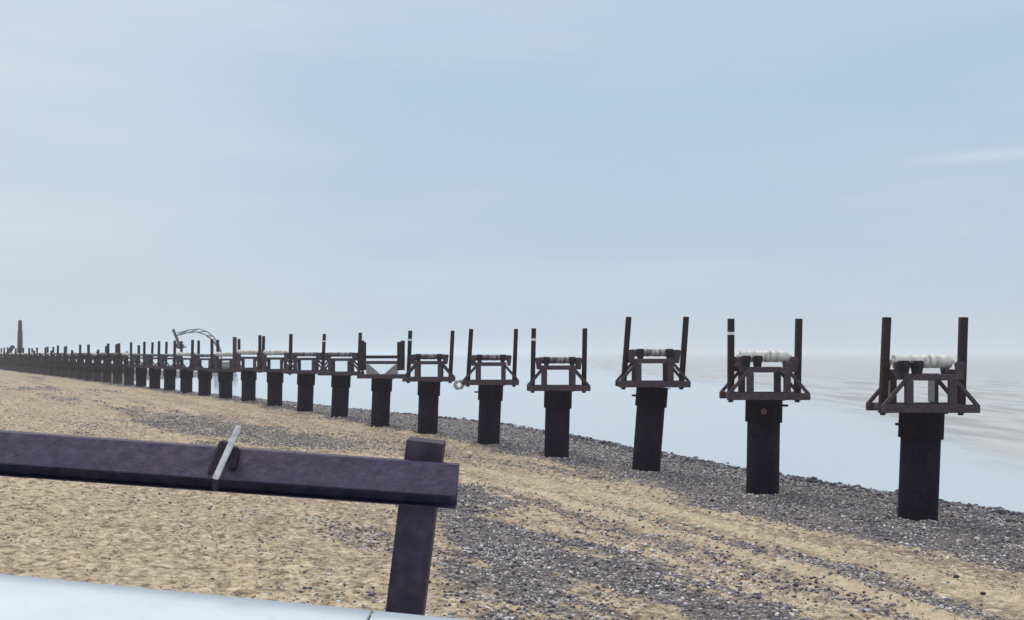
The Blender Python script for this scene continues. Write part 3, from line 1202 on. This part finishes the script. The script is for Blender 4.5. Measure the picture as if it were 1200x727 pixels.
# ------------------------------------------------------------------ excavator far down the beach
dE = 200.0
cE = w_at(262, 0, dE)
zE = float(beach_base(np.array([cE.x]), np.array([cE.y]))[0])
ex = empty('excavator', (cE.x, cE.y, zE))
tag(ex, 'excavator with a long arched boom working behind the row of supports', 'excavator')
for y in (-1.3, 1.3):
    b = MB()
    b.prism([(-0.3, 0.45), (0.3, 0.45), (0.3, 0.0), (-0.3, 0.0)], (-2.0, y, 0.0), (2.0, y, 0.0))
    b.cyl((-2.0, y - 0.31, 0.45), (-2.0, y + 0.31, 0.45), 0.45, seg=14).cyl((2.0, y - 0.31, 0.45), (2.0, y + 0.31, 0.45), 0.45, seg=14)
    b.box((0, y, 0.68), (4.0, 0.58, 0.42))
    b.build('track', M_diggerd, ex)
b = MB()
b.box((0.9, 0, 1.75), (3.6, 2.6, 1.3), bev=0.12).cyl((0, 0, 0.85), (0, 0, 1.1), 1.1)
b.build('body', M_digger, ex)
b = MB()
b.box((-0.9, -0.8, 2.2), (1.6, 1.0, 1.9), bev=0.1)
cab = b.build('cab', M_digger, ex)
MB().box((-0.9, -1.31, 2.5), (1.2, 0.03, 0.9), bev=0).build('window', M_glass, cab)
EO = Vector(ex.location)
arch = [w_at(px, py, dE) - EO for px, py in ((259, 417), (255, 406), (249, 397), (241, 390.5), (231, 387.5), (220, 388.5), (207, 392))]
b = MB()
for k, (a, c2) in enumerate(zip(arch[:-1], arch[1:])):
    th = (1.0, 1.0, 0.95, 0.8, 0.6, 0.5)[k]
    for yy in (0.15, 0.65):
        b.bar(a + Vector((0, yy, th / 2)), c2 + Vector((0, yy, th / 2)), 0.10, 0.16, bev=0)
        b.bar(a + Vector((0, yy, -th / 2)), c2 + Vector((0, yy, -th / 2)), 0.10, 0.20, bev=0)
    b.bar(a + Vector((0, 0.4, th / 2)), c2 + Vector((0, 0.4, -th / 2)), 0.5, 0.22, bev=0)
boom = b.build('boom', M_digger, ex)
b = MB()
Y4 = Vector((0, 0.4, 0))
b.bar(w_at(202, 386, dE) - EO + Y4, w_at(209, 403, dE) - EO + Y4, 0.35, 0.5, bev=0.03)
stick = b.build('stick', M_diggerd, ex)
b = MB()
bk = w_at(210, 405, dE) - EO
b.prism([(-0.6, -0.6), (0.6, -0.6), (0.6, 0.5), (-0.6, 0.5)], bk + Vector((-0.6, 0.4, 0.1)), bk + Vector((0.6, 0.4, -0.3)))
b.prism([(-0.6, -0.15), (0.6, -0.15), (0.6, 0.0), (-0.6, 0.0)], bk + Vector((0.5, 0.4, -0.5)), bk + Vector((1.3, 0.4, -0.2)))
b.build('bucket', M_diggerd, ex)

# ------------------------------------------------------------------ tall column and slanted prop at the far left end
dT = 186.0
p = w_at(23.5, 375, dT)
zT = float(beach_base(np.array([p.x]), np.array([p.y]))[0])
hT = p.z - zT
prf = []
random.seed(11)
for i in range(13):
    f = i / 12
    prf.append((f * hT, (0.62 - 0.27 * f ** 1.3) * random.uniform(0.9, 1.08)))
prf.append((hT + 0.12, 0.15))
b = MB()
b.lathe(prf, 14, 'Z')
o = b.build('tall_column', M_tower, None, (p.x, p.y, zT - 0.15))
tag(o, 'tall narrow dark column rising at the far left end of the row', 'column')
a1, a2 = w_at(3, 424, dT - 4), w_at(15.5, 405.5, dT - 4)
cc = (a1 + a2) / 2
b = MB()
b.bar(a1 - cc, a2 - cc, 0.6, 0.6, bev=0.04)
b.bar(w_at(8.5, 413, dT - 4) - cc, w_at(9.0, 433, dT - 4) - cc, 0.5, 0.5, bev=0.04)
o = b.build('slanted_timber', M_timber, None, cc)
tag(o, 'dark slanted timber beside the tall column at the far left', 'timber')

# ------------------------------------------------------------------ single dark stones on the sand
STN = [(1121, 677, 0.050, 'dark stone alone on the pale sand at lower right, left of its smaller neighbour'),
       (1152, 701, 0.040, 'smaller dark stone in the bottom right corner of the beach')]
for px, py, r_, lab in STN:
    g_ = ground_hit(px, py)
    z_ = float((beach_base(g_[:1], g_[1:]) + bumps(g_[:1], g_[1:]))[0])
    bm = bmesh.new()
    bmesh.ops.create_icosphere(bm, subdivisions=2, radius=1.0)
    for v in bm.verts:
        v.co *= 1 + random.uniform(-0.12, 0.12)
        v.co.x *= r_ * 1.2
        v.co.y *= r_
        v.co.z *= r_ * 0.75
    for f in bm.faces:
        f.smooth = True
    me = bpy.data.meshes.new('stone')
    bm.to_mesh(me)
    bm.free()
    me.materials.append(M_stone)
    o = link('stone', me, None, (g_[0], g_[1], z_ + r_ * 0.4))
    tag(o, lab, 'stone')
